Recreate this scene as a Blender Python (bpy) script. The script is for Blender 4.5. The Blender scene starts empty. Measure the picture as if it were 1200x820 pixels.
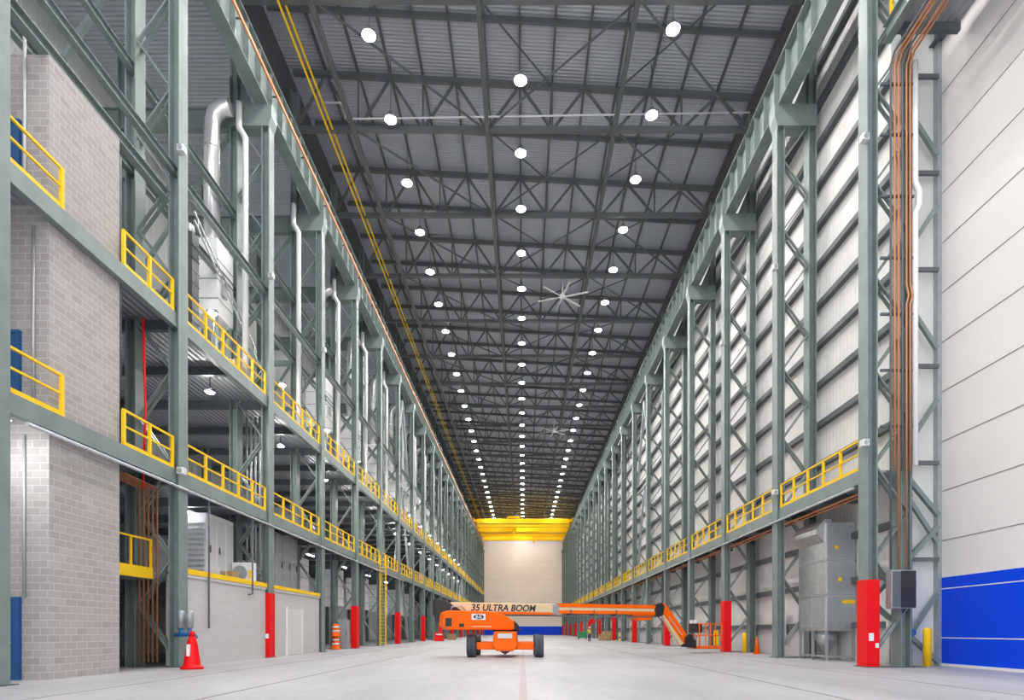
import bpy, math, random
from mathutils import Vector, Matrix
random.seed(7)
PI = math.pi
SC = bpy.context.scene
C = SC.collection

# ------------------------------------------------------------------ camera, world, exposure
EYE = 1.31
cam_d = bpy.data.cameras.new('camera'); cam = bpy.data.objects.new('camera', cam_d); C.objects.link(cam)
cam.location = (0, 0, EYE); cam.rotation_euler = (PI/2, 0, 0)
cam_d.sensor_width = 36; cam_d.sensor_fit = 'HORIZONTAL'
cam_d.lens = 680/1200*36
cam_d.shift_x = -13/1200; cam_d.shift_y = 329/1200
cam_d.clip_start = 0.05; cam_d.clip_end = 400
SC.camera = cam
SC.view_settings.view_transform = 'Standard'; SC.view_settings.look = 'None'
SC.view_settings.gamma = 1; SC.view_settings.use_curve_mapping = False
SC.view_settings.exposure = 0.55
LAMP = 250.0          # lens emission of the roof lamps
W = bpy.data.worlds.new('world'); SC.world = W; W.use_nodes = True
bg = W.node_tree.nodes['Background']; bg.inputs[0].default_value = (0.93, 0.96, 1.0, 1); bg.inputs[1].default_value = 1.8

# ------------------------------------------------------------------ layout numbers
BAY = 7.4
def FY(n): return 21.1 + BAY*n
NEND = 22
YEND = FY(NEND) + 1.0
XI = 12.35                 # inner face of the columns
ORD = ('first second third fourth fifth sixth seventh eighth ninth tenth eleventh twelfth thirteenth fourteenth fifteenth sixteenth '
       'seventeenth eighteenth nineteenth twentieth').split()
ORD += ['twenty-' + x for x in ORD[:9]] + ['thirtieth'] + ['thirty-' + x for x in ORD[:9]]
SIDE = {-1: 'gallery side', 1: 'white cladding side'}
def ztop(x): return 35.05 - .055*x

# ------------------------------------------------------------------ materials
def mat(name, col, rough=.5, metal=0, var=0.0, vscale=3.0, bump=0.0, bscale=40.0, spec=.5):
    m = bpy.data.materials.new(name); m.use_nodes = True
    nt = m.node_tree; b = nt.nodes['Principled BSDF']
    b.inputs['Base Color'].default_value = (*col, 1); b.inputs['Roughness'].default_value = rough
    b.inputs['Metallic'].default_value = metal; b.inputs['Specular IOR Level'].default_value = spec
    if var or bump:
        tc = nt.nodes.new('ShaderNodeTexCoord')
    if var:
        nz = nt.nodes.new('ShaderNodeTexNoise'); nz.inputs['Scale'].default_value = vscale; nz.inputs['Detail'].default_value = 5
        nt.links.new(tc.outputs['Object'], nz.inputs['Vector'])
        rp = nt.nodes.new('ShaderNodeValToRGB'); e = rp.color_ramp.elements
        e[0].position = .3; e[1].position = .7
        e[0].color = (*[max(0, c*(1-var)) for c in col], 1); e[1].color = (*[min(1, c*(1+var)) for c in col], 1)
        nt.links.new(nz.outputs['Fac'], rp.inputs[0]); nt.links.new(rp.outputs[0], b.inputs['Base Color'])
    if bump:
        n2 = nt.nodes.new('ShaderNodeTexNoise'); n2.inputs['Scale'].default_value = bscale
        nt.links.new(tc.outputs['Object'], n2.inputs['Vector'])
        bp = nt.nodes.new('ShaderNodeBump'); bp.inputs['Strength'].default_value = bump; bp.inputs['Distance'].default_value = .01
        nt.links.new(n2.outputs['Fac'], bp.inputs['Height']); nt.links.new(bp.outputs[0], b.inputs['Normal'])
    return m
def wave_bump(m, axis, period, dist=.05, strength=.8):
    nt = m.node_tree; b = nt.nodes['Principled BSDF']
    tc = nt.nodes.new('ShaderNodeTexCoord'); wv = nt.nodes.new('ShaderNodeTexWave')
    wv.bands_direction = axis; wv.inputs['Scale'].default_value = 2*PI/period/20
    wv.inputs['Distortion'].default_value = 0
    nt.links.new(tc.outputs['Object'], wv.inputs['Vector'])
    bp = nt.nodes.new('ShaderNodeBump'); bp.inputs['Strength'].default_value = strength; bp.inputs['Distance'].default_value = dist
    nt.links.new(wv.outputs['Fac'], bp.inputs['Height']); nt.links.new(bp.outputs[0], b.inputs['Normal'])
    return m
def block_mat(name, c1, c2, mortar, bw=.4, rh=.2, ms=.012):
    m = bpy.data.materials.new(name); m.use_nodes = True; nt = m.node_tree; b = nt.nodes['Principled BSDF']
    b.inputs['Roughness'].default_value = .9
    tc = nt.nodes.new('ShaderNodeTexCoord'); sp = nt.nodes.new('ShaderNodeSeparateXYZ'); cb = nt.nodes.new('ShaderNodeCombineXYZ')
    ad = nt.nodes.new('ShaderNodeMath'); ad.operation = 'ADD'
    nt.links.new(tc.outputs['Object'], sp.inputs[0]); nt.links.new(sp.outputs[0], ad.inputs[0]); nt.links.new(sp.outputs[1], ad.inputs[1])
    nt.links.new(ad.outputs[0], cb.inputs[0]); nt.links.new(sp.outputs[2], cb.inputs[1])
    br = nt.nodes.new('ShaderNodeTexBrick'); nt.links.new(cb.outputs[0], br.inputs['Vector'])
    br.inputs['Scale'].default_value = 1; br.inputs['Brick Width'].default_value = bw; br.inputs['Row Height'].default_value = rh
    br.inputs['Mortar Size'].default_value = ms; br.inputs['Mortar Smooth'].default_value = .2
    br.inputs['Color1'].default_value = (*c1, 1); br.inputs['Color2'].default_value = (*c2, 1); br.inputs['Mortar'].default_value = (*mortar, 1)
    nt.links.new(br.outputs['Color'], b.inputs['Base Color'])
    bp = nt.nodes.new('ShaderNodeBump'); bp.inputs['Strength'].default_value = .5; bp.inputs['Distance'].default_value = .01; bp.invert = True
    nt.links.new(br.outputs['Fac'], bp.inputs['Height']); nt.links.new(bp.outputs[0], b.inputs['Normal'])
    return m
def emit(name, col, s):
    m = bpy.data.materials.new(name); m.use_nodes = True; b = m.node_tree.nodes['Principled BSDF']
    b.inputs['Base Color'].default_value = (*col, 1); b.inputs['Emission Color'].default_value = (*col, 1); b.inputs['Emission Strength'].default_value = s
    return m
M = dict(
    steel=mat('green_grey_steel', (.19, .235, .225), .45, 0, .12, 1.5),
    steel_d=mat('dark_steel', (.10, .115, .125), .5, 0, .15, 2),
    truss=mat('truss_steel', (.12, .13, .135), .55),
    yellow=mat('safety_yellow', (.92, .58, .012), .5, spec=.25),
    crane=mat('crane_yellow', (1.0, .58, .004), .6, spec=.15),
    red=mat('red_paint', (.80, .006, .008), .45, spec=.2),
    orange=mat('orange_paint', (.97, .135, .003), .45, spec=.15),
    cream=mat('cream_paint', (.74, .56, .33), .45),
    black=mat('black_plastic', (.02, .02, .023), .5),
    rubber=mat('tyre_rubber', (.06, .065, .08), .8),
    white=mat('white_coat', (.80, .80, .80), .45),
    whitem=mat('white_metal', (.72, .73, .73), .35, .2),
    galv=mat('galvanised_sheet', (.55, .57, .58), .35, .75, .12, 4),
    galvd=mat('galvanised_panel', (.36, .39, .40), .45, .4, .10, 3),
    duct=mat('spiral_duct', (.82, .82, .80), .25, .7),
    copper=mat('copper_pipe', (.50, .22, .11), .4, .5),
    conduit=mat('grey_conduit', (.50, .52, .52), .4, .5),
    dconduit=mat('dark_conduit', (.10, .11, .12), .5),
    conductor=mat('orange_conductor', (.78, .25, .10), .5),
    blue=mat('blue_curtain', (.0, .062, .80), .45, spec=.2),
    bluedoor=mat('blue_door', (.01, .09, .26), .45),
    valve=mat('blue_valve', (.02, .13, .38), .4),
    clad=wave_bump(mat('white_cladding', (.78, .765, .74), .5, 0, .04, .6), 'Y', .3, .02, .5),
    curtain=mat('white_curtain', (.79, .75, .735), .55, 0, .02, .35),
    endw=mat('end_curtain', (.86, .76, .70), .55, 0, .02, .2),
    seam=mat('curtain_seam', (.26, .26, .27), .6),
    deck=wave_bump(mat('roof_deck', (.50, .53, .59), .55, .2), 'Y', .22, .04, .8),
    soffit=wave_bump(mat('floor_deck', (.38, .40, .44), .45, .4), 'X', .25, .05, 1.0),
    siding=wave_bump(mat('grey_siding', (.68, .69, .67), .6), 'Y', .3, .03, .6),
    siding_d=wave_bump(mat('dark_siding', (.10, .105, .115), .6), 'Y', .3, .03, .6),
    cmu=block_mat('grey_block', (.36, .325, .31), (.42, .385, .37), (.53, .50, .48)),
    cmuw=block_mat('pale_block', (.52, .50, .49), (.55, .53, .52), (.60, .58, .57), .4, .2, .008),
    panelw=mat('pale_panel', (.62, .61, .60), .6),
    wood=mat('pallet_wood', (.42, .27, .13), .8, 0, .25, 4),
    green=mat('green_paint', (.02, .25, .10), .45),
    hivis=mat('hi_vis_vest', (.75, .85, .05), .7),
    navy=mat('navy_cloth', (.03, .04, .09), .85),
    skin=mat('skin', (.55, .33, .24), .6),
    lens=emit('lamp_lens', (1, .985, .95), LAMP),
    lens_s=emit('small_lamp_lens', (1, .97, .9), 420),
    tube=emit('tube_lamp', (.95, .98, 1), 110),
)
# concrete floor: mottled grey with faint stains and a clear coat
def floor_mat():
    m = mat('concrete', (.62, .60, .60), .55, 0, 0); nt = m.node_tree; b = nt.nodes['Principled BSDF']
    tc = nt.nodes.new('ShaderNodeTexCoord')
    a = nt.nodes.new('ShaderNodeTexNoise'); a.inputs['Scale'].default_value = .35; a.inputs['Detail'].default_value = 8; a.inputs['Roughness'].default_value = .65
    c = nt.nodes.new('ShaderNodeTexNoise'); c.inputs['Scale'].default_value = 6; c.inputs['Detail'].default_value = 6
    mp = nt.nodes.new('ShaderNodeMapping'); mp.inputs['Scale'].default_value = (1, .35, 1)
    nt.links.new(tc.outputs['Object'], mp.inputs[0])
    nt.links.new(mp.outputs[0], a.inputs['Vector']); nt.links.new(tc.outputs['Object'], c.inputs['Vector'])
    ad = nt.nodes.new('ShaderNodeMath'); ad.operation = 'MULTIPLY_ADD'; ad.inputs[1].default_value = .35
    nt.links.new(c.outputs['Fac'], ad.inputs[0]); nt.links.new(a.outputs['Fac'], ad.inputs[2])
    r = nt.nodes.new('ShaderNodeValToRGB'); e = r.color_ramp.elements
    e[0].position = .42; e[0].color = (.27, .263, .275, 1); e[1].position = .85; e[1].color = (.435, .425, .44, 1)
    nt.links.new(ad.outputs[0], r.inputs[0]); nt.links.new(r.outputs[0], b.inputs['Base Color'])
    return m
M['floor'] = floor_mat()
M['joint'] = mat('floor_joint', (.20, .19, .19), .8)
M['stripe'] = mat('floor_stripe', (.40, .33, .33), .7)

# ------------------------------------------------------------------ mesh builder
class MB:
    def __init__(s): s.v = []; s.f = []; s.sm = []
    def add(s, vs, fs, smooth=False):
        o = len(s.v); s.v += [tuple(x) for x in vs]
        s.f += [tuple(i+o for i in f) for f in fs]; s.sm += [smooth]*len(fs); return s
    def box(s, x0, x1, y0, y1, z0, z1):
        x0, x1 = min(x0, x1), max(x0, x1); y0, y1 = min(y0, y1), max(y0, y1)
        return s.add([(x0,y0,z0),(x1,y0,z0),(x1,y1,z0),(x0,y1,z0),(x0,y0,z1),(x1,y0,z1),(x1,y1,z1),(x0,y1,z1)],
                     [(3,2,1,0),(4,5,6,7),(0,1,5,4),(1,2,6,5),(2,3,7,6),(3,0,4,7)])
    def ext(s, prof, axis, a0, a1, smooth=False):
        """prof: 2D polygon; extruded along axis ('x': prof=(y,z), 'y': prof=(x,z), 'z': prof=(x,y))."""
        def P(p, a): return {'x': (a, p[0], p[1]), 'y': (p[0], a, p[1]), 'z': (p[0], p[1], a)}[axis]
        n = len(prof); area = sum(prof[i][0]*prof[(i+1) % n][1]-prof[(i+1) % n][0]*prof[i][1] for i in range(n))
        if (area < 0) != (axis == 'y'): prof = prof[::-1]
        if a0 > a1: a0, a1 = a1, a0
        vs = [P(p, a0) for p in prof]+[P(p, a1) for p in prof]
        s.add(vs, [tuple(range(n))[::-1], tuple(range(n, 2*n))])
        o = len(s.v)-2*n
        for i in range(n):
            j = (i+1) % n; s.f.append((o+i, o+j, o+n+j, o+n+i)); s.sm.append(smooth)
        return s
    def beam(s, p, q, w, h=None, up=(0, 0, 1)):
        h = h or w; p = Vector(p); q = Vector(q); d = (q-p).normalized(); u = Vector(up)
        if abs(d.dot(u)) > .98: u = Vector((0, 1, 0))
        a = d.cross(u).normalized()*w/2; b = a.cross(d).normalized()*h/2
        vs = [p-a-b, p+a-b, p+a+b, p-a+b, q-a-b, q+a-b, q+a+b, q-a+b]
        return s.add(vs, [(0,1,2,3)[::-1], (4,5,6,7), (0,1,5,4), (1,2,6,5), (2,3,7,6), (3,0,4,7)])
    def tube(s, pts, r, n=8):
        """round pipe through pts, mitred; one welded skin."""
        pts = [Vector(p) for p in pts]; rings = []
        for i, p in enumerate(pts):
            if i == 0: d = pts[1]-p
            elif i == len(pts)-1: d = p-pts[i-1]
            else: d = (pts[i+1]-p).normalized()+(p-pts[i-1]).normalized()
            d.normalize()
            if i == 0:
                u = Vector((0, 0, 1)) if abs(d.z) < .9 else Vector((0, 1, 0)); a = d.cross(u).normalized()
            else:
                a = (a-d*a.dot(d)).normalized()
            b = d.cross(a)
            k = 1.0
            if 0 < i < len(pts)-1: k = 1/max(.5, d.dot((p-pts[i-1]).normalized()))
            rings.append([p+(a*math.cos(2*PI*j/n)+b*math.sin(2*PI*j/n))*r*(k if k < 1.3 else 1.2) for j in range(n)])
        vs = [v for g in rings for v in g]; fs = []
        for i in range(len(pts)-1):
            for j in range(n):
                k = (j+1) % n; fs.append((i*n+j, i*n+k, (i+1)*n+k, (i+1)*n+j))
        o = len(s.v); s.add(vs, fs, True)
        s.f += [tuple(o+j for j in range(n))[::-1], tuple(o+(len(pts)-1)*n+j for j in range(n))]; s.sm += [False, False]
        return s
    def lathe(s, prof, n=24, axis='z', c=(0, 0, 0)):
        """prof: (r, h) pairs; axis z, x or y."""
        vs = []; fs = []
        for r, h in prof:
            for j in range(n):
                a, b = r*math.cos(2*PI*j/n), r*math.sin(2*PI*j/n)
                p = {'z': (a, b, h), 'x': (h, a, b), 'y': (b, h, a)}[axis]
                vs.append((p[0]+c[0], p[1]+c[1], p[2]+c[2]))
        for i in range(len(prof)-1):
            for j in range(n):
                k = (j+1) % n; fs.append((i*n+j, i*n+k, (i+1)*n+k, (i+1)*n+j))
        o = len(s.v); s.add(vs, fs, True)
        s.f += [tuple(o+j for j in range(n))[::-1], tuple(o+(len(prof)-1)*n+j for j in range(n))]; s.sm += [False, False]
        return s
    def mesh(s, name, m):
        d = bpy.data.meshes.new(name); d.from_pydata(s.v, [], s.f); d.polygons.foreach_set('use_smooth', s.sm)
        d.materials.append(m); d.update(); return d
    def obj(s, name, m, parent=None, loc=None, bevel=0):
        return link(name, s.mesh(name, m), parent, loc, bevel)
def link(name, data, parent=None, loc=None, bevel=0):
    o = bpy.data.objects.new(name, data); C.objects.link(o)
    if parent: o.parent = parent
    if loc: o.location = loc
    if bevel:
        b = o.modifiers.new('bevel', 'BEVEL'); b.width = bevel; b.segments = 2; b.limit_method = 'ANGLE'
    return o
def tag(o, label, cat, group=None):
    o['label'] = label; o['category'] = cat
    if group: o['group'] = group
    return o
def thing(name, label, cat, loc=(0, 0, 0), group=None, rz=0):
    o = bpy.data.objects.new(name, None); C.objects.link(o); o.location = loc; o.rotation_euler = (0, 0, rz)
    o.empty_display_size = .2
    return tag(o, label, cat, group)
def structure(o): o['kind'] = 'structure'; return o
def dup(root, loc, label=None):
    r = root.copy(); C.objects.link(r); r.location = loc
    if label: r['label'] = label
    for ch in root.children:
        c = ch.copy(); C.objects.link(c); c.parent = r
        for g in ch.children:
            d = g.copy(); C.objects.link(d); d.parent = c
    return r
def hprof(xc, yc, dx, dy, tf, tw):
    """H section in plan: flanges square to x, web along x."""
    x0, x1, y0, y1 = xc-dx/2, xc+dx/2, yc-dy/2, yc+dy/2; a, b = yc-tw/2, yc+tw/2
    return [(x0,y0),(x0+tf,y0),(x0+tf,a),(x1-tf,a),(x1-tf,y0),(x1,y0),(x1,y1),(x1-tf,y1),(x1-tf,b),(x0+tf,b),(x0+tf,y1),(x0,y1)]
def iprof(xc, z0, z1, w, tf, tw):
    a, b = xc-tw/2, xc+tw/2; l, r = xc-w/2, xc+w/2
    return [(l,z0),(r,z0),(r,z0+tf),(b,z0+tf),(b,z1-tf),(r,z1-tf),(r,z1),(l,z1),(l,z1-tf),(a,z1-tf),(a,z0+tf),(l,z0+tf)]

# ------------------------------------------------------------------ setting: floor, roof, walls
YB = -8.0
structure(MB().box(-24, 18, YB, YEND+2, -.3, 0).obj('floor', M['floor']))
k = 1
for x, w, m in ((-9.5, .06, 'joint'), (-6.2, .07, 'joint'), (6.2, .07, 'joint'), (10.1, .06, 'joint'), (0, .16, 'stripe')):
    structure(MB().box(x-w/2, x+w/2, 0, YEND-1, -.02, .003).obj('trim_%d' % k, M[m])); k += 1
# roof deck, one pitch falling towards the cladding side
structure(MB().ext([(-15.5, ztop(-15.5)+.35), (16.5, ztop(16.5)+.35), (16.5, ztop(16.5)+.55), (-15.5, ztop(-15.5)+.55)], 'y', YB, YEND+1).obj('ceiling', M['deck']))
structure(MB().box(-24, -14.5, YB, YEND+1, 29.9, 30.1).obj('ceiling_aisle', M['deck']))
structure(MB().box(-14.75, -14.55, YB, YEND+1, 30.1, 36.4).obj('wall_clerestory', M['siding_d']))  # shadow above the crane girder is put into the siding's dark colour
structure(MB().box(-22.3, -22, YB, YEND+1, 0, 30).obj('wall_left', M['siding']))
wr = structure(MB().box(14.55, 14.75, 22.0, YEND+1, 0, 33.9).obj('wall_right', M['clad']))
for i in range(16):
    z = 1.55+1.95*i
    MB().ext([(14.29, z-.13), (14.55, z-.13), (14.55, z-.11), (14.31, z-.11), (14.31, z+.11), (14.55, z+.11), (14.55, z+.13), (14.29, z+.13)], 'y', 22.0, YEND).obj('girt', M['steel_d'], wr)
structure(MB().box(14.2, 14.75, 22.0, YEND+1, 33.92, 34.55).obj('trim_7', M['siding_d']))
structure(MB().box(14.50, 14.548, 22.2, YEND, 0, 1.44).obj('trim_6', M['panelw']))
structure(MB().box(14.55, 15.9, 22.0, 22.2, 0, 34.5).obj('wall_return', M['siding']))
structure(MB().box(15.85, 16.05, YB, 22.0, 23.4, 34.3).obj('wall_right_upper', M['clad']))
# big fabric curtain door beside the camera
d1 = structure(MB().box(15.7, 15.85, YB, 22.0, 3.3, 23.4).obj('door_1', M['curtain']))
MB().box(15.69, 15.85, YB, 22.0, .10, 3.3).obj('blue_band', M['blue'], d1)
MB().box(15.66, 15.85, YB, 22.0, 0, .10).obj('bottom_bar', M['white'], d1)
for i in range(10):
    z = 4.68+1.857*i
    MB().box(15.685, 15.70, YB, 22.0, z-.015, z+.015).obj('seam', M['seam'], d1)
for z in (1.05, 2.88):
    MB().box(15.68, 15.69, YB, 22.0, z-.018, z+.018).obj('white_line', M['white'], d1)
MB().box(15.55, 15.85, 21.75, 22.0, 0, 23.4).obj('door_jamb', M['galvd'], d1)
MB().ext(iprof(15.6, 23.4, 24.2, .45, .04, .03), 'y', YB, 22.0).obj('header_beam', M['steel_d'], d1)
# far end: another curtain door closing the hall
wf = structure(MB().box(-15.5, 15.5, YEND, YEND+.3, 26, 36.5).obj('wall_far', M['endw']))
structure(MB().box(-24, -12.6, YEND, YEND+.3, 0, 30).obj('wall_far_aisle', M['siding']))
structure(MB().box(12.6, 15.5, YEND, YEND+.3, 0, 26).obj('wall_far_edge', M['siding']))
d2 = structure(MB().box(-12.6, 12.6, YEND-.15, YEND+.1, 2.75, 26).obj('door_2', M['endw']))
MB().box(-12.6, 12.6, YEND-.16, YEND+.1, .0, 2.75).obj('blue_band', M['blue'], d2)
for i in range(12):
    z = 4.6+1.857*i
    MB().box(-12.6, 12.6, YEND-.17, YEND-.15, z-.025, z+.025).obj('seam', M['panelw'], d2)
# block stair tower between the camera and the first gallery column
wb = structure(MB().box(-16.5, -12.66, 15.5, 18.2, 0, 16.7).obj('wall_block_tower', M['cmu']))
for i, (zb, h) in enumerate(((0, 2.13), (7.1, 2.13), (12.7, 2.13))):
    d = structure(MB().box(-14.4, -13.47, 15.43, 15.52, zb, zb+h).obj('door_%d' % (3+i), M['bluedoor']))
    MB().ext([(-14.48, zb), (-14.48, zb+h+.08), (-13.39, zb+h+.08), (-13.39, zb), (-13.47, zb), (-13.47, zb+h), (-14.4, zb+h), (-14.4, zb)], 'y', 15.4, 15.5).obj('door_frame', M['bluedoor'], d)
    MB().tube([(-13.6, 15.43, zb+1), (-13.6, 15.36, zb+1), (-13.73, 15.36, zb+1)], .015).obj('door_handle', M['galv'], d)

# ------------------------------------------------------------------ columns
ZC = 26.9
def post_mesh(x, z1): return MB().ext(hprof(x, 0, .38, .56, .045, .03), 'z', .03, z1)
CM = {}
for s in (-1, 1):
    f, r = s*(XI+.19), s*14.1
    CM[s] = dict(
        front=post_mesh(f, ZC-1.05).mesh('front_post', M['steel']),
        rear=post_mesh(r, 33.2 if s > 0 else 34.6).mesh('rear_post', M['steel']),
        cap=MB().ext([(s*(XI-.12), ZC), (s*14.28, ZC), (s*14.28, ZC-1.05), (s*(XI+.02), ZC-1.05), (s*(XI-.12), ZC-.6)], 'y', -.32, .32).mesh('cap', M['steel']),
        base=MB().box(s*(XI-.1), s*14.4, -.4, .4, 0, .03).mesh('base_plate', M['steel_d']),
        guard=MB().ext([(s*(XI-.03), -.32), (s*(XI+.42), -.32), (s*(XI+.42), .32), (s*(XI-.03), .32)], 'z', .03, 3.15).mesh('guard', M['red']),
        bars=[])
    zz = .5; k = 0; allb = MB()
    while zz < 25:
        a, b = (XI+.36, 13.92) if k % 2 == 0 else (13.92, XI+.36)
        p, q = (s*a, 0, zz), (s*b, 0, zz+1.7)
        mb = MB().beam((p[0], .12, p[2]), (q[0], .12, q[2]), .06, .12, (0, 1, 0)).beam((p[0], -.12, p[2]), (q[0], -.12, q[2]), .06, .12, (0, 1, 0))
        CM[s]['bars'].append(mb.mesh('lacing_bar', M['steel'])); allb.add(mb.v, mb.f); zz += 1.7; k += 1
    CM[s]['all'] = allb.mesh('lacing', M['steel'])
    CM[s]['gusset'] = MB().ext([(s*13.9, ZC), (s*13.2, ZC), (s*13.9, ZC+1.6)], 'y', -.03, .03).mesh('gusset', M['steel'])
for s in (-1, 1):
    for n in range(-1 if s < 0 else 0, NEND+1):
        red = (n % 2 == 0) if s > 0 else (n % 2 == 1 and n > 0)
        i = n+1 if s < 0 else n
        t = thing('lattice_column', '%s twin-post green steel column from the camera on the %s%s' % (ORD[i], SIDE[s], ', red-footed' if red else ''),
                  'column', (0, FY(n), 0), 'lattice columns on the ' + SIDE[s])
        D = CM[s]
        link('front_post', D['front'], t); rp = link('rear_post', D['rear'], t); link('cap', D['cap'], t); link('base_plate', D['base'], t)
        link('gusset', D['gusset'], t)
        if red: link('guard', D['guard'], t)['label'] = 'red painted column guard'
        if s > 0 and n == 0: rp.location.x = -.35
        if n < 7:
            for b in D['bars']: link('lacing_bar', b, t)
        else: link('lacing', D['all'], t)
# crane runway girders with stiffeners and rail
for s in (-1, 1):
    t = thing('crane_girder', 'deep green plate girder carrying the crane rail above the %s' % SIDE[s], 'girder', (0, 0, 0), 'crane runway girders')
    xc = s*12.72
    MB().ext(iprof(xc, ZC, 29.0, .62, .05, .04), 'y', YB, YEND-.5).obj('plate_girder', M['steel'], t)
    MB().box(xc-.05, xc+.05, YB, YEND-.5, 29.0, 29.14).obj('rail', M['steel_d'], t)
    sm = MB().box(xc-s*.02, xc-s*.27, -.02, .02, ZC+.05, 28.95).mesh('stiffener', M['steel'])
    far = MB(); cnt = 0; y = 14.0
    while y < YEND-1:
        if cnt < 90: link('stiffener', sm, t, (0, y, 0))
        else: far.box(xc-s*.02, xc-s*.27, y-.02, y+.02, ZC+.05, 28.95)
        y += BAY/6; cnt += 1
    far.obj('far_stiffener', M['steel'], t)['kind'] = 'stuff'
t = thing('conductor_rail', 'orange crane conductor bar running along the gallery side girder', 'conductor rail')
MB().box(-12.24, -12.16, YB, YEND-1, 27.75, 27.92).obj('bar', M['conductor'], t)
for i in range(44):
    MB().box(-12.45, -12.2, 14+i*3.7, 14.06+i*3.7, 27.8, 27.86).obj('bracket', M['steel_d'], t)

# ------------------------------------------------------------------ roof trusses
def brk(a, b, w, h=None): return MB().beam(a, b, w, h).mesh('m', M['truss'])
ZB = 32.3
nodes = [-14.1, -10.2, -6.2, -2.2, 1.8, 5.8, 9.8, 14.1]; tops = [-12.2, -8.2, -4.2, -.2, 3.8, 7.8, 12.0]
TM = dict(bot=MB().beam((-14.2, 0, ZB), (14.2, 0, ZB), .26, .28).mesh('bottom_chord', M['truss']),
          top=MB().beam((-14.2, 0, ztop(-14.2)), (14.2, 0, ztop(14.2)), .26, .3).mesh('top_chord', M['truss']),
          mid=MB().beam((-14.2, BAY/2, ztop(-14.2)+.1), (14.2, BAY/2, ztop(14.2)+.1), .16, .3).mesh('tie_beam', M['truss']))
diag = []
for a in range(7):
    for b in (nodes[a], nodes[a+1]): diag.append(MB().beam((b, 0, ZB), (tops[a], 0, ztop(tops[a])), .13, .14, (0, 1, 0)))
vert = [MB().beam((x, 0, ZB), (x, 0, ztop(x)), .10) for x in nodes[1:-1]]
braces = [MB().beam((-10.2, 0, ZB-.1), (-2.2, BAY, ZB-.1), .08, .10), MB().beam((5.8, 0, ZB-.1), (13.8, BAY, ZB-.1), .08, .10),
          MB().beam((-2.2, BAY, ZB+.05), (5.8, 0, ZB+.05), .07, .09), MB().beam((-2.2, 0, ZB+.05), (1.8, BAY, ztop(1.8)), .06, .08),
          MB().beam((9.8, 0, ZB+.05), (5.8, BAY, ztop(5.8)), .06, .08)]
web = MB()
for m in diag+vert: web.add(m.v, m.f)
webd = web.mesh('web', M['truss'])
dd = [m.mesh('diagonal', M['truss']) for m in diag]; vd = [m.mesh('upright', M['truss']) for m in vert]; bd = [m.mesh('brace', M['truss']) for m in braces]
for n in range(0, NEND):
    lab = ('%s grey roof truss spanning the hall from the camera' % ORD[n-1]) if n > 0 else 'grey roof truss just above the top edge of the view'
    t = thing('roof_truss', lab, 'truss', (0, FY(n), 0), 'roof trusses')
    link('bottom_chord', TM['bot'], t); link('top_chord', TM['top'], t); link('tie_beam', TM['mid'], t)
    if 0 < n < 7:
        for d in dd: link('diagonal', d, t)
        for d in vd: link('upright', d, t)
    else: link('web', webd, t)
    if n < 9:
        for d in bd: link('brace', d, t)
for i, x in enumerate((-12.2, -10.2, -8.2, -6.2, -4.2, -2.2, -.2, 1.8, 3.8, 5.8, 7.8, 9.8, 12.0)):
    tag(MB().ext(iprof(x, ztop(x)+.12, ztop(x)+.345, .12, .02, .02), 'y', 10, YEND).obj('purlin', M['truss']),
        '%s long thin purlin under the roof deck counted from the gallery side' % ORD[i], 'purlin', 'roof purlins')
for i, x in enumerate((-10.4, -2.2, 5.6)):
    tag(MB().box(x-.12, x+.12, 10, YEND, ZB-.42, ZB-.14).obj('roof_strut', M['truss']),
        '%s thick strut running lengthways under the trusses, counted from the gallery side' % ORD[i], 'strut', 'lengthwise roof struts')
for i, (x, z) in enumerate(((-11.95, 32.0), (-11.75, 32.25))):
    tag(MB().tube([(x, 12, z), (x, YEND-1, z)], .06).obj('gas_pipe', M['yellow']),
        '%s yellow pipe running the length of the roof on the gallery side' % ('lower' if i == 0 else 'upper'), 'pipe', 'yellow roof pipes')
tag(MB().tube([(-12.4, 35.6, 33.7), (-11.2, 35.6, 33.7), (-10.9, 35.6, 33.6), (-10.9, 35.6, 32.75), (-10.6, 35.6, 32.7), (13.9, 35.6, 33.1)], .05).obj('sprinkler_pipe', M['white']),
    'thin white pipe crossing the second roof truss from side to side', 'pipe')

# ------------------------------------------------------------------ roof lamps
LM = dict(hous=MB().lathe([(.10, .42), (.14, .40), (.16, .22), (.30, .16), (.36, .02), (.36, -.02), (.33, -.02)], 20).mesh('housing', M['galvd']),
          lens=MB().lathe([(.33, -.035), (.33, -.02), (.30, -.015)], 20).mesh('lens', M['lens']),
          hang={x: MB().tube([(0, 0, .42), (0, 0, ztop(x)+.355-32.0)], .02, 6).mesh('hanger', M['steel_d']) for x in (-7.95, -.15, 7.65)})
def roof_lamp(x, y, label, group):
    t = thing('high_bay_lamp', label, 'lamp', (x, y, 32.0), group)
    link('housing', LM['hous'], t); link('lens', LM['lens'], t); link('hanger', LM['hang'][x], t)
RN = ('row nearest the gallery side', 'middle row of the roof', 'row nearest the white cladding')
for r, (x, y0) in enumerate(((-7.95, 29.9), (-.15, 32.35), (7.65, 29.6))):
    for k in range(-6, 31):
        y = y0+4.93*k
        if y > YEND-2: break
        if k >= 0: roof_lamp(x, y, '%s round high-bay lamp from the camera in the %s' % (ORD[k], RN[r]), 'high-bay lamps, ' + RN[r])
        else: roof_lamp(x, y, 'round high-bay lamp hanging above the top edge of the view', 'high-bay lamps above the view')

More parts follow.
